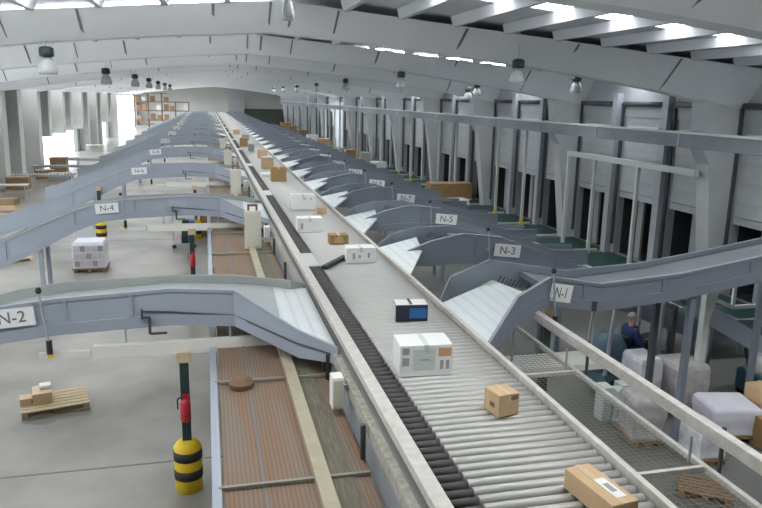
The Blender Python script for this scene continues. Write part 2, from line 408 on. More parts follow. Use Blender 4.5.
# electrical boxes on the left flank of the conveyor
for i in range(6):
    yy = 7.75 + 10.05*i
    e = empty('switch_cabinet', (1.42, yy, 2.36))
    MB().box(-.07, .07, -.1, .1, 0, .40).build('body', M['paper'], e, bevel=.01)
    MB().box(-.055, .055, -.112, -.1, .03, .37).build('door', M['cream'], e)
    MB().bar((.02,0,0),(.02,0,-.07),.03).build('conduit', M['steel'], e)
    MB().bar((.07,0,.25),(.15,0,.25),.04).build('bracket', M['steel'], e)
    tag(e, 'narrow white electrical box on the roller conveyor\'s left flank, %s from the camera' % ORD[i], 'electrical box', 'electrical boxes along the conveyor')
for i in range(4):
    yy = 17.3 + 10.05*i
    e = empty('control_cabinet', (1.04, yy, 2.3))
    MB().box(-.2, .2, -.1, .1, 0, .95).build('body', M['cream'], e, bevel=.015)
    MB().box(-.16, .16, -.115, -.1, .05, .9).build('door', M['cream'], e)
    MB().box(.2, .55, -.03, .03, .2, .26).build('bracket', M['steel'], e)
    MB().box(-.05, .05, -.04, .04, -.02, 0).build('conduit', M['steel'], e)
    MB().bar((-.1,0,.95),(-.1,0,1.1),.05).bar((.1,0,.95),(.1,0,1.1),.05).bar((-.1,0,1.08),(.1,0,1.08),.05).build('cable_loop', M['rust'], e)
    tag(e, 'large cream control cabinet hung beside the roller conveyor, %s from the camera' % ORD[i], 'cabinet', 'control cabinets beside the conveyor')

# ------------------------------------------------------------------ mesh decks below the conveyor
def deck(name, x0, x1, z, m, label, cat):
    r = empty(name, ((x0+x1)/2, 3., z)); tag(r, label, cat)
    return r
nl = deck('mesh_deck', .04, 1.5, 2.28, 0, 'rust-brown mesh deck slung under the left side of the roller conveyor', 'mesh deck')
def NL(m): m.v = [(x-.77, y-3, z-2.28) for x, y, z in m.v]; return m
NL(MB().box(.06, 1.5, 3., 130, 2.26, 2.27)).build('mesh_sheet', M['net'], nl)
NL(MB().box(-.06, -.0, 3., 130, 2.24, 2.30)).build('edge_rail', M['flangeL'], nl)['label'] = 'pale blue edge rail'
NL(MB().box(.0, .03, 3., 130, 2.26, 2.31)).build('edge_rail', M['steel'], nl)
NL(MB().box(.93, 1.08, 3., 130, 2.27, 2.36)).build('long_beam', M['beige'], nl)['label'] = 'beige beam'
NL(MB().box(1.10, 1.33, 3., 130, 2.275, 2.285)).build('cable_bed', M['olive'], nl)
NL(MB().box(.43, .455, 3., 130, 2.272, 2.28)).build('seam', M['seam'], nl)
y = 6.27
while y < 60: NL(MB().box(.0, 1.5, y-.02, y+.02, 2.28, 2.315)).build('cross_bar', M['wire'], nl); y += 2.62
y = 5.5
while y < 130: NL(MB().box(.0, .06, y-.03, y+.03, 0, 2.26)).build('post', M['steel'], nl); y += 10.05
hm = MB().lathe((0,0,0),(0,0,.18), [(0,.15),(.4,.17),(.8,.1),(1,.03)], 12)
hh = hm.build('rag_bundle', M['rust'], None, (.34, 8.75, 2.275)); tag(hh, 'crumpled brown bundle lying on the rust-brown mesh deck', 'bundle')

nrt = empty('guard_fence', (4.3, 3., 2.3)); tag(nrt, 'guard with wire mesh floor and broad off-white top beam right of the roller conveyor', 'guard')
def NR(m): m.v = [(x-4.3, y-3, z-2.3) for x, y, z in m.v]; return m
NR(MB().box(4.80, 4.90, 3., 9.5, 2.72, 2.85)).build('top_beam', M['rail'], nrt)
NR(MB().box(4.79, 4.85, 3., 12, 2.36, 2.42)).build('lower_rail', M['rail'], nrt)
for y in (5.5, 8.1): 
    NR(MB().box(3.5, 4.8, y-.025, y+.025, 2.37, 2.42)).build('cross_bar', M['rail'], nrt)
    NR(MB().box(4.90, 4.93, y-.10, y-.07, 2.3, 2.87)).build('post', M['track'], nrt)
    NR(MB().box(4.70, 4.72, y+.1, y+.12, 2.4, 2.7)).build('stay', M['steel'], nrt)
gm = MB()
y = 3.2
while y < 9.6: gm.box(3.52, 4.8, y-.0016, y+.0016, 2.386, 2.391); y += .07
x = 3.6
while x < 4.79: gm.box(x-.0016, x+.0016, 3., 9.6, 2.391, 2.396); x += .07
NR(gm).build('wire_mesh', M['wire'], nrt)
for y in (3.4, 12.): NR(MB().box(4.79, 4.85, y-.03, y+.03, 0, 2.4)).build('post', M['steel'], nrt)

# ------------------------------------------------------------------ sorting branches
def branch(side):
    Lf = side == 'L'
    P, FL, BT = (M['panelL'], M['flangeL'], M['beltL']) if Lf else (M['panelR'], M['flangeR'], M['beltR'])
    r = empty('branch_conveyor')
    if Lf:
        near = [(1.60,-1.72,2.74),(1.15,-1.15,2.82),(.32,-.06,3.14),(-.6,0,3.19),(-2.2,0,3.11),(-2.9,0,3.03),(-3.6,0,2.83),(-4.6,0,2.4),(-5.6,0,1.95),(-7.8,0,1.14),(-8.1,0,1.03),(-8.5,0,.98)]
        hts = [.13,.22,.38,.38,.36,.36,.42,.52,.55,.55,.55,.5]
        far = [(1.60,1.45,2.80),(1.3,1.1,2.96),(.3,1.1,3.10),(-.6,1.1,3.13),(-2.2,1.1,3.09),(-2.9,1.1,3.0),(-3.6,1.1,2.82),(-4.6,1.1,2.4),(-5.6,1.1,1.95),(-7.8,1.1,1.14),(-8.1,1.1,1.03),(-8.5,1.1,.98)]
        fan = ([(1.6,-1.6,2.72),(.95,-.75,2.85)], [(1.6,1.4,2.74),(1.0,1.08,2.87)])
        k0 = 2
    else:
        near = [(3.98,0,2.90),(4.5,0,3.10),(5.2,0,3.24),(6.05,0,3.14),(7.0,0,2.78),(8.1,0,2.31),(9.6,0,1.68),(10.9,0,1.15),(11.6,0,.94),(12.95,0,.9)]
        hts = [.22,.36,.46,.42,.38,.38,.38,.36,.34,.34]
        far = [(3.54,.75,2.92),(3.9,1.1,3.06),(4.5,1.14,3.2),(5.3,1.14,3.22),(7.0,1.14,2.78),(8.1,1.14,2.31),(9.6,1.14,1.68),(10.9,1.14,1.15),(11.6,1.14,.94),(12.95,1.14,.9)]
        fan = ([(3.54,-1.75,2.86),(4.3,.02,2.93)], [(3.54,.7,2.86),(4.5,1.12,2.98)])
        k0 = 2
    return r, near, hts, far, fan, k0, P, FL, BT
def down(path, h): return [(x, y, z - (h[i] if isinstance(h, list) else h)) for i, (x, y, z) in enumerate(path)]
def build_branch(side, rising=False):
    r, near, hts, far, fan, k0, P, FL, BT = branch(side)
    if rising:
        near = [(3.54,-1.5,2.86),(4.4,-.46,3.15),(5.16,-.02,3.32),(6.05,0,3.16),(7.5,0,3.27),(8.8,0,3.47),(11,0,3.82),(13.6,0,4.2)]; hts = [.10,.26,.30,.28,.27,.27,.27,.27]
        fan = ([(3.54,-1.42,2.86),(4.4,-.4,2.95),(5.0,.02,2.98)], [(3.54,.45,2.86),(4.3,.9,2.95),(4.65,1.1,3.02)])
        far = [(3.54,.5,2.92),(3.9,1.1,3.1),(4.6,1.14,3.36),(6.05,1.14,3.12),(7.5,1.14,3.2),(8.8,1.14,3.38),(11,1.14,3.74),(13.6,1.14,4.12)]
    ends = [(x, y, z) for x, y, z in near]
    MB().ribbon(near, down(near, hts), (0,.04,0)).build('near_side_panel', P, r)
    f2 = [(x, y-.03, z) for x, y, z in down(near, [h-.01 for h in hts])]
    fh = [.08 if i == 0 else .17 for i in range(len(near))]
    MB().ribbon(f2, down(f2, fh), (0,.09,0)).build('flange', FL, r)
    t2 = [(x, y-.02, z+.02) for x, y, z in near]
    MB().ribbon(t2, down(t2, .05), (0,.08,0)).build('top_lip', FL, r)
    MB().ribbon(far, down(far, [h+.12 for h in hts] if len(far) == len(hts) else .5), (0,.04,0)).build('far_side_panel', M['panelIn'] if side == 'L' else P, r)
    bn = [(x, y+.04, z-.17) for x, y, z in near[k0:]]; bf = [(x, y, z-.17) for x, y, z in (near[k0:])]
    bf = [(x, 1.12, z) for x, y, z in bf]
    if side == 'L': bn = [(.95,-.75,2.86)] + bn; bf = [(1.0,1.08,2.88)] + bf
    MB().slab(bn, bf, .1).build('belt', BT, r)
    MB().slab(*fan, .05).build('infeed_plate', M['fan'], r)['label'] = 'white ribbed infeed plate'
    if side == 'R':
        bm_ = MB()
        for i in range(14):
            t = i/13; bm_.bar((5.2-.42*t, .12+t*.9, 3.10), (5.12-.42*t, .08+t*.9, 3.0), .012)
        bm_.build('brush_strip', M['rubber'], r)
    # seams on the near panel
    sx = (.1,-1.15,-2.05,-3.6,-5.4) if side == 'L' else ((5.75,7.2,8.85) if rising else (5.5,7.4,9.2))
    for x in sx:
        for (a, b, h1, h2) in zip(near, near[1:], hts, hts[1:]):
            lo, hi = min(a[0], b[0]), max(a[0], b[0])
            if lo <= x < hi:
                t = (x-a[0])/(b[0]-a[0]); z = a[2] + t*(b[2]-a[2]); h = h1 + t*(h2-h1)
                MB().box(x-.02, x+.02, -.03, 0, z-h+.02, z-.03).build('panel_joint', FL, r)
    # sensor post
    px, pz = (-2.33, 3.13) if side == 'L' else ((5.16, 3.3) if rising else (5.72, 3.2))
    s = MB().cyl((px+.06,-.12,pz-.62),(px-.02,-.12,pz+.14), .016, 8).build('sensor_post', M['steel'], r)
    MB().lathe((px-.02,-.12,pz+.12),(px-.02,-.12,pz+.2), [(0,.03),(.4,.045),(1,.03)], 10).build('cap', M['black'], s)
    MB().cyl((px+.06,-.12,pz-.78),(px+.06,-.12,pz-.58), .04, 10).build('foot', M['black'], s)
    MB().cyl((px+.065,-.12,pz-.84),(px+.063,-.12,pz-.78), .032, 10).build('tip', M['yellow'], s)
    MB().bar((px+.03,-.12,pz-.3),(px+.03,0,pz-.3),.02).build('clip', M['steel'], s)
    # legs and undercarriage
    if side == 'L': LG = [(-4.55, 2.4), (-7.2, 1.2)]
    elif rising: LG = [(7.85, 3.3), (10.1, 3.65), (12.8, 4.05)]
    else: LG = [(7.6, 2.5), (11.2, 1.05), (12.6, .9)]
    for x, z in LG:
        for yy in (.1, 1.0): MB().box(x-.05, x+.05, yy-.05, yy+.05, 0, z-.3).build('leg', M['track'] if rising and x < 8 and yy > .5 else FL, r)
    MB().box(min(near[-1][0], near[-2][0]), max(near[-1][0], near[-2][0]), .2, .3, near[-1][2]-.5, near[-1][2]-.3).build('undercarriage', M['track'], r)
    if side == 'L':
        MB().bar((-1.0,-.07,2.93),(-1.0,-.07,2.78),.03).bar((-.9,-.07,2.80),(-.9,-.07,2.55),.04).bar((-.9,-.07,2.55),(-.66,-.07,2.55),.03).bar((-.9,-.07,2.7),(-.9,-.0,2.7),.03).bar((-1.0,-.07,2.8),(-.9,-.07,2.8),.03).build('cable_bracket', M['track'], r)
        gt = [(1.52,-1.64,2.65),(1.12,-1.16,2.66),(.32,-.085,2.77),(-.6,-.025,2.86),(-1.0,-.025,2.89)]
        MB().ribbon(gt, down(gt, .022), (0,.02,0)).build('groove', M['track'], r)
        MB().cyl((1.5,-1.6,2.62),(1.5,-1.6,2.2),.04,8).build('drive_strut', M['black'], r)
    else:
        MB().box(5.9,5.98,-.05,0,2.74,2.9).build('latch', M['track'], r)
    return r
def sign(root, side, txt, far_=False):
    if side == 'L': loc, rot = (-2.74, -.045, 2.89), math.radians(4)
    else: loc, rot = (6.2, -.045, 2.86 if not far_ else 2.9), math.radians(6)
    pl = MB().box(-.30, .30, -.008, .008, -.135, .135).build('sign_plate', M['sign'], root, loc); pl.rotation_euler = (0, -rot if side == 'L' else rot, 0)
    t = bpy.data.objects.new('lettering', lettering(txt, .235)); COL.objects.link(t); t.parent = pl; t.location = (0,-.0115,0); t.rotation_euler = (PI/2,0,0)
    return pl
LPITCH, RPITCH = 10.05, 4.02
YL0, YR0 = 10.4, 13.66
src = None
for k in range(13):
    if src is None: src = build_branch('L'); b = src; 
    else:
        b = src.copy(); COL.objects.link(b)
        for ch in src_parts: copy_tree(ch, b)
    if k == 0: src_parts = list(src.children)
    b.location = (0, YL0 + LPITCH*k, 0); sign(b, 'L', 'N-%d' % (2*k+2))
    tag(b, 'blue-grey branch left of the roller conveyor, sign N-%d, %s of its row from the camera' % (2*k+2, ORD[k]), 'conveyor', 'sorting branches on the left')
n1 = build_branch('R', True); n1.location = (0, 9.66, 0)
tag(n1, 'nearest right-hand sorting branch with sign N-1, climbing towards the dock wall', 'conveyor', 'sorting branches on the right')
pl = sign(n1, 'R', 'N-1'); pl.location = (5.33, -.05, 3.07); pl.scale = (.62, 1, 1.05); pl.rotation_euler = (0, math.radians(9), 0)
src = None
for k in range(31):
    if src is None: src = build_branch('R'); b = src
    else:
        b = src.copy(); COL.objects.link(b)
        for ch in src_parts: copy_tree(ch, b)
    if k == 0: src_parts = list(src.children)
    b.location = (0, YR0 + RPITCH*k, 0); sign(b, 'R', 'N-%d' % (2*k+3))
    tag(b, 'slate-grey branch sloping down to the docks, sign N-%d, %s of its row from the camera' % (2*k+3, ORD[k+1]), 'conveyor', 'sorting branches on the right')

# strip lights / cable trunks hung under the left branches
for k in range(6):
    y = YL0 + LPITCH*k
    s = empty('strip_light', (-.35, y-.05, 2.3))
    MB().box(-1.35, 1.35, -.06, .06, -.08, .11).build('trunk', M['tube'], s)
    MB().box(-1.35, 1.35, -.03, .03, -.095, -.08).build('diffuser', M['tube'], s)
    MB().box(-2.08, -1.4, -.05, .05, -.035, .045).build('end_section', M['tube'], s)
    for x in (-.9, .6): MB().bar((x,.05,.07),(x,.05,.42),.03).build('hanger', M['steel'], s)
    tag(s, 'cream strip light trunk hanging below the branch with sign N-%d' % (2*k+2), 'light', 'strip lights under the left branches')

s = empty('strip_light', (5.35, 9.75, 1.86))
MB().box(-1.0, 1.0, -.3, .3, -.05, .05).build('trunk', M['tube'], s); MB().box(-.95, .95, -.25, .25, -.065, -.05).build('diffuser', M['tube'], s)
for x in (-.7, .7): MB().bar((x,.05,.05),(x,.05,.95),.03).build('hanger', M['steel'], s)
tag(s, 'wide cream strip light hanging below the branch with sign N-1', 'light')
# ------------------------------------------------------------------ posts with yellow guards and extinguishers
def guarded_post(x, y, label, h=2.25, ext=True, extl=None):
    r = empty('support_post', (x, y, 0)); tag(r, label, 'post', 'guarded support posts')
    MB().box(-.065, .065, -.065, .065, .0, h).build('post', M['postdark'], r)
    MB().box(-.1, .1, -.1, .1, h-.14, h+.02).build('head_plate', M['wood'], r)['label'] = 'timber head block'
    g = MB().lathe((0,0,0),(0,0,.84), [(0,.205),(.25,.205),(.27,.21),(.85,.21),(.93,.17),(1,.1)], 24).build('guard', M['yellow'], r, smooth=True)
    for z in (.22, .53): MB().lathe((0,0,z),(0,0,z+.15), [(0,.216),(1,.216)], 24).build('band', M['black'], g, smooth=True)
    if ext:
        e = empty('fire_extinguisher', (x, y-.14, 1.2)); tag(e, extl, 'fire extinguisher', 'fire extinguishers on posts')
        MB().lathe((0,0,0),(0,0,.36), [(0,.06),(.05,.08),(.8,.08),(.93,.05),(1,.025)], 14).build('body', M['red'], e, smooth=True)
        MB().box(-.04, .06, -.03, .03, .36, .42).build('valve', M['red'], e)
        MB().bar((-.03,0,.40),(-.11,0,.36),.02).bar((-.11,0,.36),(-.11,0,.2),.02).build('hose', M['black'], e)
        MB().box(-.04, .04, .06, .09, .1, .4).build('mount', M['steel'], e)
guarded_post(-.44, 10.29, 'dark post in a yellow and black drum guard below the branch with sign N-2', ext=True, extl='red fire extinguisher on the nearest yellow guarded post')
guarded_post(-.5, 20.35, 'dark guarded post behind the branch with sign N-2, near the conveyor', ext=True, extl='red fire extinguisher on the post behind the branch with sign N-2')
guarded_post(-.55, 30.4, 'dark guarded post below the branch with sign N-6 near the conveyor', ext=False)
guarded_post(-4.35, 30.4, 'yellow guarded post standing behind the white wrapped pallet', ext=False)
guarded_post(5.48, 10.3, 'dark teal post under the branch with sign N-1, seen past the conveyor rail', ext=False, h=2.6)

# ------------------------------------------------------------------ cartons riding on the conveyor
ZB = 2.848
def carton(x0, y0, w, d, h, m, label, rz=0, tape=True, z=ZB, extras=(), name='carton', group='cartons riding on the roller conveyor', tm=None, lid=None):
    """(x0,y0) = front left bottom corner"""
    r = empty(name, (x0, y0, z), rz); tag(r, label, 'box', group)
    MB().box(0, w, 0, d, 0, h).build('body', m, r, bevel=.008)
    if tape:
        if d >= w*.6: MB().box(w/2-.03, w/2+.03, -.002, d+.002, h-.0, h+.003).build('tape', tm or M['tape'], r)
        else: MB().box(-.002, w+.002, d/2-.03, d/2+.03, h, h+.003).build('tape', tm or M['tape'], r)
        MB().box(w/2-.03, w/2+.03, -.003, 0, h-.09, h).build('tape_end', tm or M['tape'], r)
    if lid: MB().box(.004, w-.004, .004, d-.004, h, h+.004).build('lid', lid, r)
    for nm, mm, (a, b, c, e) in extras: MB().box(a, b, -.003, 0, c, e).build(nm, mm, r)
    return r
c = carton(2.89, 4.18, .25, .60, .18, M['card'], 'long flat brown carton with white address sticker, lowest on the conveyor', rz=math.radians(8))
MB().box(.1, .2, .08, .36, .181, .184).build('address_label', M['paper'], c); MB().box(.125, .175, .16, .28, .184, .186).build('print', M['print'], c)
c = carton(2.79, 6.1, .25, .27, .24, M['card'], 'small square brown carton just above the lowest long one', rz=math.radians(12), extras=[('print', M['rust'], (.14,.23,.17,.22))])
MB().box(-.003, 0, .08, .16, .08, .13).build('handle_hole', M['rust'], c)
c = carton(2.08, 7.33, .63, .42, .38, M['paper'], 'largest white carton with printed marks on its front, on the conveyor', rz=math.radians(-4), tm=M['sheet'],
    extras=[('mark', M['print'], (.03,.11,.27,.35)), ('mark', M['print'], (.03,.11,.14,.23)), ('panel_print', M['sheet'], (.16,.42,.08,.33)), ('mark', M['orange'], (.46,.61,.24,.34)), ('mark', M['print'], (.48,.52,.08,.19)), ('mark', M['print'], (.55,.59,.08,.19)), ('line', M['print'], (.24,.36,.19,.21))])
c = carton(2.57, 9.33, .47, .30, .25, M['navy'], 'navy carton with white lid and blue front print', rz=math.radians(-6), tape=False, lid=M['paper'], extras=[('front_print', M['blue'], (.2,.45,.05,.2))])
MB().box(.20,.24,.0,.3,.264,.266).build('strap', M['navy'], c); MB().box(-.004,0,.02,.28,.02,.24).build('side_panel', M['sheet'], c)
carton(2.57, 13.05, .58, .36, .30, M['paper'], 'white carton beside the black diverter arm', rz=math.radians(-3), tm=M['sheet'], extras=[('mark', M['print'], (.12,.17,.08,.2)), ('mark', M['print'], (.24,.28,.1,.16)), ('mark', M['print'], (.42,.46,.1,.2))])
carton(2.55, 14.85, .42, .30, .21, M['carddark'], 'low brown carton behind the white one at the diverter arm', extras=[('label', M['card'], (.1,.3,.04,.16))])
carton(2.03, 16.35, .60, .36, .34, M['paper'], 'white carton with a dark mark on its front left, third white one from the camera', tm=M['sheet'], extras=[('mark', M['print'], (.08,.13,.08,.22))])
carton(2.27, 19.75, .70, .45, .43, M['paper'], 'fourth white carton from the camera, tall, with two dark marks at top right', tm=M['sheet'], extras=[('mark', M['print'], (.36,.42,.30,.34)), ('mark', M['print'], (.55,.6,.3,.34))])
carton(2.92, 18.95, .24, .3, .18, M['card'], 'small tan carton at the right rail beside the fourth white one', tape=False)
carton(2.33, 26.6, .56, .5, .55, M['carddark'], 'tall brown carton with a tape line, midway up the conveyor', )
carton(2.1, 28.4, .9, .5, .12, M['paper'], 'flat white carton lying just behind the tall brown one', tape=False)
carton(2.35, 31.5, .52, .6, .5, M['card'], 'brown carton with pale top, next beyond the tall brown one', lid=M['sheet'], tape=False)
carton(2.56, 37., .5, .5, .42, M['card'], 'tan carton near the right rail, well up the conveyor', tape=False)
carton(2.35, 41.8, .34, .4, .4, M['print'], 'small grey carton far up the conveyor', tape=False)
carton(2.05, 45.5, .48, .5, .55, M['carddark'], 'olive brown carton far up the conveyor', tape=False)
carton(2.5, 52, .5, .5, .4, M['print'], 'farther dark grey carton near the far end of the conveyor', tape=False)
carton(2.2, 60, .5, .5, .4, M['card'], 'farthest tan carton on the conveyor', tape=False)

# ------------------------------------------------------------------ pallets and goods on the floor
def pallet(x, y, rz, label, m=None, w=1.2, d=.9, group=None):
    m = m or M['wood']
    r = empty('pallet', (x, y, 0), rz); tag(r, label, 'pallet', group)
    for i in range(6): MB().box(-w/2, w/2, -d/2+i*d/6+.01, -d/2+(i+1)*d/6-.015, .115, .138).build('deck_board', m, r)
    for i in (-1,0,1): MB().box(i*(w/2-.06)-.05, i*(w/2-.06)+.05, -d/2, d/2, .02, .115).build('bearer', M['wooddark'] if i == 0 else m, r)
    for i in (-1,0,1): MB().box(-w/2, w/2, i*(d/2-.06)-.05, i*(d/2-.06)+.05, 0, .02).build('base_board', m, r)
    return r
pallet(-3.05, 13.88, math.radians(14), 'wooden pallet with a few small cartons on the left floor', group='pallets')
carton(-3.38, 13.62, .34, .46, .22, M['tape'], 'largest pale carton on the left floor pallet', rz=math.radians(14), z=.138, tape=False, group='cartons on the floor pallet')
carton(-3.62, 13.65, .2, .24, .13, M['tape'], 'small pale carton at the left edge of the floor pallet', rz=math.radians(14), z=.138, tape=False, group='cartons on the floor pallet')
carton(-3.3, 13.86, .2, .2, .06, M['paper'], 'little white carton on top of the largest pale one', rz=math.radians(14), z=.366, tape=False, group='cartons on the floor pallet')
def wrapped(x, y, w, d, h, rz, m, label, pal=True, waist=.96, name='wrapped_pallet', cat='pallet load', pm=None, extra=None):
    r = empty(name, (x, y, 0), rz); tag(r, label, cat)
    if pal:
        MB().box(-w/2-.03, w/2+.03, -d/2-.03, d/2+.03, .1, .14).build('pallet_deck', M['wooddark'], r)
        for i in (-1,0,1): MB().box(i*(w/2-.07)-.06, i*(w/2-.07)+.06, -d/2, d/2, 0, .1).build('pallet_bearer', M['wooddark'], r)
    z0 = .14 if pal else 0
    b = MB(); n = 5; vs = []
    prof = [(0,1),(.25,waist),(.6,1.0),(.9,.98),(1,.86)]
    for t, s in prof: vs += [(sx*w/2*s, sy*d/2*s, z0 + t*h) for sx, sy in ((-1,-1),(1,-1),(1,1),(-1,1))]
    fs = [(0,1,2,3),(19,18,17,16)]
    for i in range(4):
        for k in range(4): l = (k+1)%4; fs.append((i*4+k,i*4+l,(i+1)*4+l,(i+1)*4+k))
    b.add(vs, fs).build('wrapped_load', m, r, bevel=.03)
    if extra: extra(r, z0)
    return r
def rows(r, z0):
    for j in range(3):
        for i in range(5): MB().box(-.46+i*.19, -.30+i*.19, -.47, -.44, z0+.08+j*.26, z0+.26+j*.26).build('carton_face', M['pink'] if (i+j) % 3 else M['print'], r)
wrapped(-4.02, 25.35, 1.05, .9, .92, 0, M['wrapwhite'], 'white wrapped pallet of pinkish cartons beyond the branch with sign N-2', extra=rows)
bd = MB().box(-.3, .3, -.02, .02, 0, 1.5).build('board', M['sheet'], None, (-4.55, 27.6, 0)); tag(bd, 'tall pale board standing behind the white wrapped pallet', 'board')
def cart(x, y, label, cols):
    r = empty('parcel_cart', (x, y, 0)); tag(r, label, 'cart', 'parcel carts')
    MB().box(-.45, .45, -.35, .35, .16, .2).build('platform', M['steel'], r)
    for sx in (-1,1):
        for sy in (-1,1): MB().cyl((sx*.38,sy*.28-.02,.08),(sx*.38,sy*.28+.02,.08),.08,12).build('wheel', M['rubber'], r)
        MB().bar((sx*.44,.33,.2),(sx*.44,.33,1.25),.035).build('upright', M['steel'], r)
    MB().bar((-.44,.33,1.25),(.44,.33,1.25),.035).build('handle', M['steel'], r)
    return r
cart(-1.0, 28.7, 'steel cart of coloured parcels left of the post behind the branch with sign N-2', 0)
for i, (dx, z, m, nm) in enumerate([(-.4,.2,'pink','pink'),(-.1,.2,'black','black'),(.14,.2,'blue','blue'),(-.38,.52,'pink','upper pink'),(-.08,.5,'green','dark green'),(.16,.52,'paper','white'),(-.05,.82,'black','topmost black'),(.16,.8,'blue','upper blue')]):
    carton(-1.0+dx, 28.45, .26, .4, .29, M[m], '%s parcel on the steel cart behind the branch with sign N-2' % nm, z=z, tape=False, name='parcel', group='parcels on the cart')
wrapped(-.15, 30.9, .5, .7, .95, 0, M['carddark'], 'short brown stack between the parcel cart and the mesh deck', name='carton_stack')

# right-hand goods below the guard and the N-1 branch
wrapped(7.55, 10.35, .62, .75, .72, math.radians(-10), M['wrapgrey'], 'grey stretch-wrapped pallet seen through the wire mesh guard', waist=.9)
for i, (x, y, h) in enumerate([(7.2, 11.05, .25), (7.42, 10.9, .22), (7.62, 11.1, .24)]):
    carton(x, y, .2, .3, h+.45, M['sheet'], ['tall pale blue carton at the left, beside the grey wrapped pallet','middle tall pale blue carton behind the grey wrapped pallet','right tall pale blue carton behind the grey wrapped pallet'][i], z=0, tape=False, group='pale blue cartons by the guard')
wrapped(8.15, 9.5, .55, .7, .5, 0, M['wrap'], 'low heap of clear film-wrapped goods behind the off-white guard beam')
wrapped(9.05, 11.3, .75, .8, .92, 0, M['wrapgrey'], 'grey wrapped pallet stack with pale net top beside the white leg')
wrapped(8.35, 11.6, .5, .7, .98, 0, M['wrap'], 'pale wrapped stack left of the grey net-topped one')
wrapped(9.25, 10.2, .95, .85, .52, math.radians(-12), M['wrapwhite'], 'white sheeted pallet load beside the brown cartons')
pallet(7.45, 8.45, math.radians(-35), 'worn brown pallet under the wire mesh guard', M['wooddark'], .8, .6, group='pallets')
for i, (x, y, z, w, h, l) in enumerate([(9.45,9.35,0,.6,.55,'lower brown carton at the right edge, in front'),(9.75,9.85,0,.7,.62,'lower brown carton at the right edge, behind'),(9.72,9.9,.62,.6,.3,'upper brown carton at the right edge')]):
    carton(x, y, w, .45, h, M['card' if i else 'carddark'], l, z=z, group='brown cartons at the right edge')

# ------------------------------------------------------------------ white stand and lower chute by the N-1 branch
st = empty('white_stand', (9.35, 11.2, 0)); tag(st, 'white upright leg with gusset under the branch with sign N-1', 'stand')
MB().box(-.07, .07, -.07, .07, 0, 2.75).build('upright', M['white'], st)
MB().add([(.07,-.04,2.7),(.3,-.04,2.7),(.07,-.04,1.8),(.07,.04,2.7),(.3,.04,2.7),(.07,.04,1.8)],[(0,1,2),(5,4,3),(0,3,4,1),(1,4,5,2),(2,5,3,0)]).build('gusset', M['white'], st)
MB().box(-.12,.12,-.12,.12,0,.03).build('foot', M['white'], st)
ch = empty('spiral_chute', (10.8, 12.0, 0)); tag(ch, 'slate-grey chute sloping down to the right under the branch with sign N-1', 'chute')
MB().slab([(-1.5,-.4,2.2),(1.6,-.4,.5)],[(-1.5,.5,2.2),(1.6,.5,.5)],.06).build('slide', M['flangeR'], ch)
MB().ribbon([(-1.5,-.43,2.32),(1.6,-.43,.62)],[(-1.5,-.43,1.9),(1.6,-.43,.2)],(0,.03,0)).build('side_panel', M['flangeL'], ch)
MB().bar((-1.5,-.6,2.42),(-.66,-.6,2.05),.07).bar((-.66,-.6,2.05),(1.4,-.6,2.05),.07).bar((-.66,-.6,2.05),(-.66,-.6,2.95),.06).build('white_frame', M['white'], ch)
for x, h in ((1.2, .5), (-.3, 1.3)): MB().box(x-.04, x+.04, .3, .38, 0, h).build('leg', M['steel'], ch)

# ------------------------------------------------------------------ forklift with driver (faces +X)
FX, FY = 8.55, 12.45
fk = empty('forklift', (FX, FY, 0)); tag(fk, 'blue-grey forklift with grey roof guard, its driver facing right, below the branch with sign N-1', 'forklift')
MB().box(-.75,.75,-.42,.42,.18,.52).build('chassis', M['truck'], fk, bevel=.04)
MB().lathe((-.45,0,.5),(-.45,0,1.32), [(0,.40),(.4,.42),(.75,.36),(1,.2)], 20).build('counterweight', M['truck'], fk, smooth=True)
MB().box(-.2,.3,-.3,.3,.52,.82).build('seat_base', M['black'], fk, bevel=.03)
MB().box(-.24,-.1,-.24,.24,.82,1.25).build('seat_back', M['black'], fk, bevel=.03)
for x in (-.72,.5):
    for yy in (-.38,.38): MB().bar((x,yy,.5),(x+(.12 if x < 0 else -.02),yy,2.15),.06).build('guard_post', M['steel'], fk)
gr = MB()
for x in (-.6,-.3,0,.3,.5): gr.box(x-.03,x+.03,-.4,.4,2.13,2.18)
gr.box(-.62,.52,-.42,-.36,2.12,2.19).box(-.62,.52,.36,.42,2.12,2.19).build('roof_guard', M['steel'], fk)
for x in (-.5,.5):
    for yy in (-.44,.34):
        wl = MB().cyl((x,yy,.2),(x,yy+.1,.2),.2,18).build('wheel', M['rubber'], fk, smooth=True)
        MB().cyl((x,yy-.004,.2),(x,yy+.104,.2),.09,12).build('hub', M['steel'], wl)
MB().box(.78,.88,-.36,-.26,.08,1.9).box(.78,.88,.26,.36,.08,1.9).box(.78,.88,-.3,.3,1.82,1.9).build('mast', M['track'], fk)
for yy in (-.2,.2): MB().box(.88,1.6,yy-.05,yy+.05,.08,.12).box(.88,.93,yy-.05,yy+.05,.08,.6).build('fork', M['track'], fk)
MB().bar((.55,0,.7),(.42,0,1.12),.04).build('steering_column', M['black'], fk)
MB().lathe((.43,0,1.11),(.41,0,1.14), [(0,.15),(.5,.165),(1,.15)], 18).build('steering_wheel', M['black'], fk, smooth=True)
MB().box(.5,.72,-.36,.36,.52,.95).build('dash', M['truck'], fk, bevel=.03)

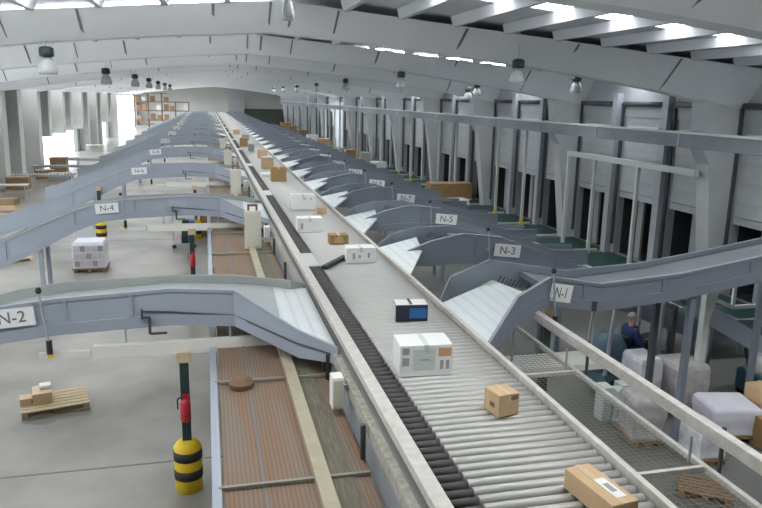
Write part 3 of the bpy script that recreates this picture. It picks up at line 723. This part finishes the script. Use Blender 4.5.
def skin_obj(name, verts, edges, radii, m, parent, sub=2):
    me = bpy.data.meshes.new(name); me.from_pydata(verts, edges, []); me.materials.append(m)
    o = bpy.data.objects.new(name, me); COL.objects.link(o); o.parent = parent
    bm = bmesh.new(); bm.from_mesh(me); lay = bm.verts.layers.skin.verify(); bm.verts.ensure_lookup_table()
    for i, r in enumerate(radii):
        sv = bm.verts[i][lay]; sv.radius = r if isinstance(r, tuple) else (r, r); sv.use_root = (i == 0)
    bm.to_mesh(me); bm.free()
    sk = o.modifiers.new('skin', 'SKIN'); sk.use_smooth_shade = True
    s = o.modifiers.new('smooth', 'SUBSURF'); s.levels = sub; s.render_levels = sub
    return o
pr = empty('person', (FX, FY, .78)); tag(pr, 'driver in dark blue jacket seated on the forklift, hands on the wheel', 'person')
# joints: pelvis 0 spine 1 chest 2 neck 3 head 4,  arms, legs (x forward, seat top at z=0)
V = [(0,0,.1),(.0,0,.28),(.03,0,.48),(.05,0,.62),(.08,0,.70),(.09,0,.80),(.085,0,.86),
     (.03,-.19,.53),(.14,-.24,.30),(.34,-.14,.33), (.03,.19,.53),(.14,.24,.30),(.34,.14,.33),
     (.05,-.1,.08),(.42,-.13,.10),(.46,-.13,-.32),(.58,-.13,-.36), (.05,.1,.08),(.42,.13,.10),(.46,.13,-.32),(.58,.13,-.36)]
E_ = [(0,1),(1,2),(2,3),(3,4),(4,5),(5,6),(2,7),(7,8),(8,9),(2,10),(10,11),(11,12),(0,13),(13,14),(14,15),(15,16),(0,17),(17,18),(18,19),(19,20)]
Rr = [(.09,.08),(.08,.07),(.08,.07),(.06,.06),(.075,.068),(.105,.09),(.08,.07),.04,.032,.03,.04,.032,.03,.05,.045,.035,.03,.05,.045,.035,.03]
body = skin_obj('body', V, E_, Rr, M['skin'], pr)
jk = [0,1,2,7,8,9,10,11,12,3]; mp_ = {v:i for i, v in enumerate(jk)}
Vj = [V[i] for i in jk]; Vj[5] = (.31,-.155,.326); Vj[8] = (.31,.155,.326)
skin_obj('jacket', Vj, [(mp_[a],mp_[b]) for a, b in E_ if a in mp_ and b in mp_], [(.19,.15),(.185,.145),(.21,.16),.11,.08,.056,.11,.08,.056,.085], M['jacket'], pr)
tr = [0,13,14,15,17,18,19]; mp_ = {v:i for i, v in enumerate(tr)}
skin_obj('trousers', [V[i] for i in tr], [(mp_[a],mp_[b]) for a, b in E_ if a in mp_ and b in mp_], [(.185,.15),.125,.095,.072,.125,.095,.072], M['trousers'], pr)
for s in (-1, 1):
    skin_obj('shoe', [(.45,s*.13,-.36),(.52,s*.13,-.375),(.63,s*.13,-.38)], [(0,1),(1,2)], [.055,.05,.04], M['black'], pr)
    w0 = Vector((.345, s*.138, .33))
    hv = [tuple(w0), tuple(w0 + Vector((.05,-s*.008,.01)))]; he = [(0,1)]; hr = [(.03,.022),(.036,.02)]
    for i, (off, ln) in enumerate(((-.027,.05),(-.009,.06),(.009,.056),(.027,.044))):
        b = len(hv); base = w0 + Vector((.075, off, .014)); hv += [tuple(base), tuple(base + Vector((ln*.6,0,-.004))), tuple(base + Vector((ln*.75,0,-.03)))]
        he += [(1,b),(b,b+1),(b+1,b+2)]; hr += [.0095,.009,.0075]
    b = len(hv); hv += [tuple(w0 + Vector((.04,-s*.035,.012))), tuple(w0 + Vector((.075,-s*.05,.005)))]; he += [(0,b),(b,b+1)]; hr += [.011,.009]
    skin_obj('glove', hv, he, hr, M['yellow'], pr, 1)['label'] = 'yellow work glove'
hd = (.09,0,.80)
MB().lathe((.06,0,.815),(.06,0,.925), [(0,.096),(.35,.102),(.7,.082),(.92,.045),(1,.012)], 16).build('hair', M['hair'], pr, smooth=True)
MB().lathe((.165,0,.775),(.20,0,.765), [(0,.018),(.6,.016),(1,.008)], 8).build('nose', M['skin'], pr, smooth=True)
for s in (-1,1):
    MB().lathe((.155,s*.033,.806),(.168,s*.034,.806), [(0,.012),(.6,.011),(1,.004)], 8).build('eye', M['black'], pr, smooth=True)
    MB().lathe((.085,s*.084,.785),(.085,s*.104,.785), [(0,.02),(.6,.03),(1,.018)], 10).build('ear', M['skin'], pr, smooth=True)
MB().box(.155,.168,-.025,.025,.738,.746).build('mouth', M['rust'], pr)

# pallet truck at the right edge
pt = empty('pallet_truck', (11.15, 11.4, 0)); tag(pt, 'teal pallet truck with pale top at the right edge', 'pallet truck')
MB().box(-.42,.5,-.35,.35,.15,.62).build('chassis', M['teal'], pt, bevel=.06)
MB().lathe((0,0,.6),(0,0,.95), [(0,.40),(.5,.38),(.85,.3),(1,.2)], 18).build('cowl', M['white'], pt, smooth=True)
for x in (-.25,.32):
    for yy in (-.32,.24): MB().cyl((x,yy,.13),(x,yy+.08,.13),.13,14).build('wheel', M['rubber'], pt, smooth=True)
MB().bar((-.38,0,.6),(-.55,0,1.15),.05).build('tiller', M['black'], pt)
for yy in (-.2,.2): MB().box(.5,1.5,yy-.08,yy+.08,.08,.14).build('fork', M['teal'], pt)

# ------------------------------------------------------------------ cable tray and dock rail on the right
ct = empty('cable_tray', (14.2, 3, 4.75)); tag(ct, 'long grey cable tray carried by brackets along the right-hand columns', 'cable tray')
MB().box(-.06,.06,0,138,0,.42).build('side', M['tray'], ct); MB().box(-.1,.35,0,138,-.03,.02).build('bottom', M['tray'], ct); MB().box(-.09,-.03,0,138,.38,.45).build('lip', M['pale'], ct)
for i in range(28): MB().box(-.09,-.06,1.6+i*4.8-.03,1.6+i*4.8+.03,0,.42).build('joint_plate', M['steel'], ct)
rl = empty('dock_rail', (14.88, 18.95, 0)); tag(rl, 'pale tubular rail on three posts standing before the nearest dock doors', 'rail')
MB().box(-.07,.07,0,8.2,3.8,4.0).build('top_tube', M['pale'], rl)
for y in (3.1, 6.0, 8.1): MB().box(-.06,.06,y-.06,y+.06,0,3.8).build('post', M['pale'], rl)
for i, f in enumerate(FR[2:12]):
    for j, o in enumerate((2.2, 5.4)):
        p = empty('bollard', (14.6, f+o+9.6 if i else f+o+9.6, 0))
        MB().box(-.06,.06,-.06,.06,0,4.75).build('tube', M['pale'], p); MB().box(-.1,.1,-.1,.1,0,.02).build('foot', M['steel'], p); MB().box(-.065,.065,-.065,.065,.1,.45).build('band', M['yellow'], p)
        p.name = 'tray_post'; tag(p, 'slim pale post holding up the cable tray, %s from the camera' % ORD[i*2+j], 'post', 'posts under the cable tray')

# ------------------------------------------------------------------ hanging lamps
def lamp(x, y, z, label, top=None, k=.85):
    r = empty('pendant_lamp', (x, y, z)); tag(r, label, 'lamp', 'high bay lamps')
    zt = (top or ztop(x)) - z
    MB().cyl((0,0,.3),(0,0,zt), .008, 6).build('cable', M['steel'], r)
    MB().lathe((0,0,.12),(0,0,.36), [(0,.19*k),(.3,.2*k),(.85,.19*k),(1,.1*k)], 16).build('ballast', M['lampdark'] if k > .6 else M['steel'], r, smooth=True)
    MB().lathe((0,0,-.28),(0,0,.12), [(0,.25*k),(.25,.26*k),(.7,.2*k),(1,.1*k)], 20).build('shade', M['lampglass'], r, smooth=True)
    MB().cyl((0,0,-.3),(0,0,-.28), .24*k, 20).build('lens', M['lampglass'], r)
LL = [(-3.61,18.6,6.69),(-3.86,31,6.63),(-3.6,40.5,6.66),(-3.58,50,6.67),(-3.6,60,6.66),(-3.6,70,6.67),(-3.6,80,6.67)]
for i, (x, y, z) in enumerate(LL):
    lamp(x, y, z, 'hanging lamp with dark ballast, %s of the left-hand row from the camera' % ORD[i])
LR = [(8.19,18,6.75),(7.68,28,6.72),(7.83,40.5,6.72),(7.9,52,6.68),(7.7,62,6.68),(7.6,72,6.7),(7.6,82,6.7)]
for i, (x, y, z) in enumerate(LR):
    lamp(x, y, z, 'hanging lamp with dark ballast, %s of the right-hand row from the camera' % ORD[i])
lamp(13.05, 23.6, 6.62, 'hanging lamp close to the docks, left of the nearest right-hand column')
lamp(13.1, 33.5, 6.5, 'hanging lamp high by the docks, above the cable tray at the second column')
lamp(12.8, 33.9, 6.3, 'lower lamp hanging just left of another lamp by the docks')
lamp(1.64, 14.5, 7.77, 'small pale lamp under the roof ridge nearest the camera', k=.5)
# ------------------------------------------------------------------ background clutter
rk = empty('storage_rack', (-7.8, 138, 0)); tag(rk, 'brown storage rack of boxes at the far left end of the hall', 'rack')
for x in (-4.8,-2.4,0,2.4,4.8):
    for yy in (-.6,.6): MB().box(x-.1,x+.1,yy-.1,yy+.1,0,6.2 if x < 1 else 4.6).build('upright', M['rust'], rk)
for z in (1.2,2.9,4.5): MB().box(-4.9,4.9,-.7,.7,z,z+.2).build('shelf', M['rust'], rk)
MB().box(-4.9,1.,-.7,.7,6.1,6.25).build('shelf', M['rust'], rk)
names = ['lowest','middle','upper']
for j, z in enumerate((1.4,3.1,4.7)):
    cnt = 0
    for i, x in enumerate((-4.4,-3.5,-2.0,-.9,.4,1.4,2.9,3.9)):
        if (i*3+j) % 4 == 3 or (j == 2 and i > 4): continue
        h = .8 + .3*((i+j) % 3)/2
        carton(-7.8+x, 137.5, .8, .9, h, M[['wooddark','sheet','rust','wooddark'][(i+2*j) % 4]], '%s box from the left on the %s shelf of the far brown rack' % (ORD[cnt], names[j]), z=z, tape=False, name='storage_box', group='boxes on the far rack')
        cnt += 1
for i, (x, y, w, d, h, m, l) in enumerate([
    (-9.6,38.,1.6,1.1,.25,'wooddark','stack of dark boards on the left floor beneath the third branch'),
    (-10.6,40.5,1.5,1.,.45,'wooddark','taller brown board stack by the left wall behind the dark boards'),
    (-8.3,39.5,.9,.9,.3,'wood','low pale timber stack beside the dark boards'),
    (-11.3,47.,1.3,1.1,.9,'wooddark','brown crate stack against the left wall'),
    (-11.,53.,1.2,1.0,.7,'wooddark','brown carton stack left of the daylight opening'),
    (-9.7,51.,1.3,1.0,.7,'print','grey load on the floor near the left wall'),
    (-10.9,57.5,1.2,1.0,1.2,'wooddark','tall brown crate beside the daylight opening'),
    (14.35,40.6,2.7,1.2,1.05,'carddark','long brown stack of flat cartons by the docks'),
    (14.1,38.2,1.1,1.0,.4,'paper','flat white carton stack before the long brown one'),
    (14.6,60.,1.2,1.2,1.0,'paper','white topped pallet load by the docks'),
    (14.8,66.,1.2,1.2,1.6,'print','grey pallet load by the docks'),
    (14.5,72.,1.2,1.4,1.3,'carddark','brown pallet load far along the docks'),
    (14.3,88.,1.5,1.5,1.6,'wooddark','dark brown load far along the docks'),
    (14.3,98.,1.5,1.5,1.5,'paper','white load farther along the docks'),
    (14.3,108.,1.5,1.5,1.8,'wooddark','tan-brown load near the far end of the docks'),
    (14.3,120.,1.6,1.6,2.0,'wooddark','dark load at the far end of the docks'),
    (14.3,132.,2.,2.,2.2,'carddark','brown load in the far right corner')]):
    h = h*.6 if y > 59 else h
    r = empty('pallet_stack', (x, y, 0), .1*((i % 5)-2)*.5); tag(r, l, 'stack')
    MB().box(-w/2,w/2,-d/2,d/2,0,.12).build('pallet', M['wood'], r)
    MB().box(-w/2+.03,w/2-.03,-d/2+.03,d/2-.03,.12,h).build('load', M[m], r, bevel=.02)
    MB().box(-w/2+.02,w/2-.02,-.05,.05,h,h+.01).build('strap', M['pale'], r)
pallet(-6.9, 27.1, .4, 'broken pale pallet lying on the left floor behind the branch with sign N-2', M['wood'], 1.1, .8, group='pallets')
for i, (x, y, l) in enumerate([(-11., 44., 'nearest'), (-11.2, 62.5, 'middle'), (-11.2, 78., 'farthest')]):
    t = empty('work_table', (x, y, 0)); tag(t, 'white-topped low work table by the left wall, %s of three' % l, 'table', 'work tables by the left wall')
    MB().box(-.9,.9,-.4,.4,.72,.77).build('top', M['white'], t)
    for sx in (-.8,.8):
        for sy in (-.33,.33): MB().box(sx-.03,sx+.03,sy-.03,sy+.03,0,.72).build('leg', M['steel'], t)

for i, (x, y, l) in enumerate([(-10.3, 49., 'nearest'), (-10.3, 55., 'second'), (-10., 60.5, 'third')]):
    t = empty('roller_track', (x, y, 0)); tag(t, 'low steel roller track running towards the left wall, %s of three' % l, 'roller track', 'low roller tracks on the left')
    MB().box(-1.9,1.9,-.42,-.36,.7,.84).build('side_rail', M['steel'], t); MB().box(-1.9,1.9,.36,.42,.7,.84).build('side_rail', M['steel'], t)
    for q in range(18): MB().cyl((-1.8+q*.21,-.36,.8),(-1.8+q*.21,.36,.8),.04,8).build('roller', M['roller'], t, smooth=True)
    for sx in (-1.7,1.7):
        for sy in (-.39,.39): MB().box(sx-.03,sx+.03,sy-.03,sy+.03,0,.7).build('leg', M['track'], t)
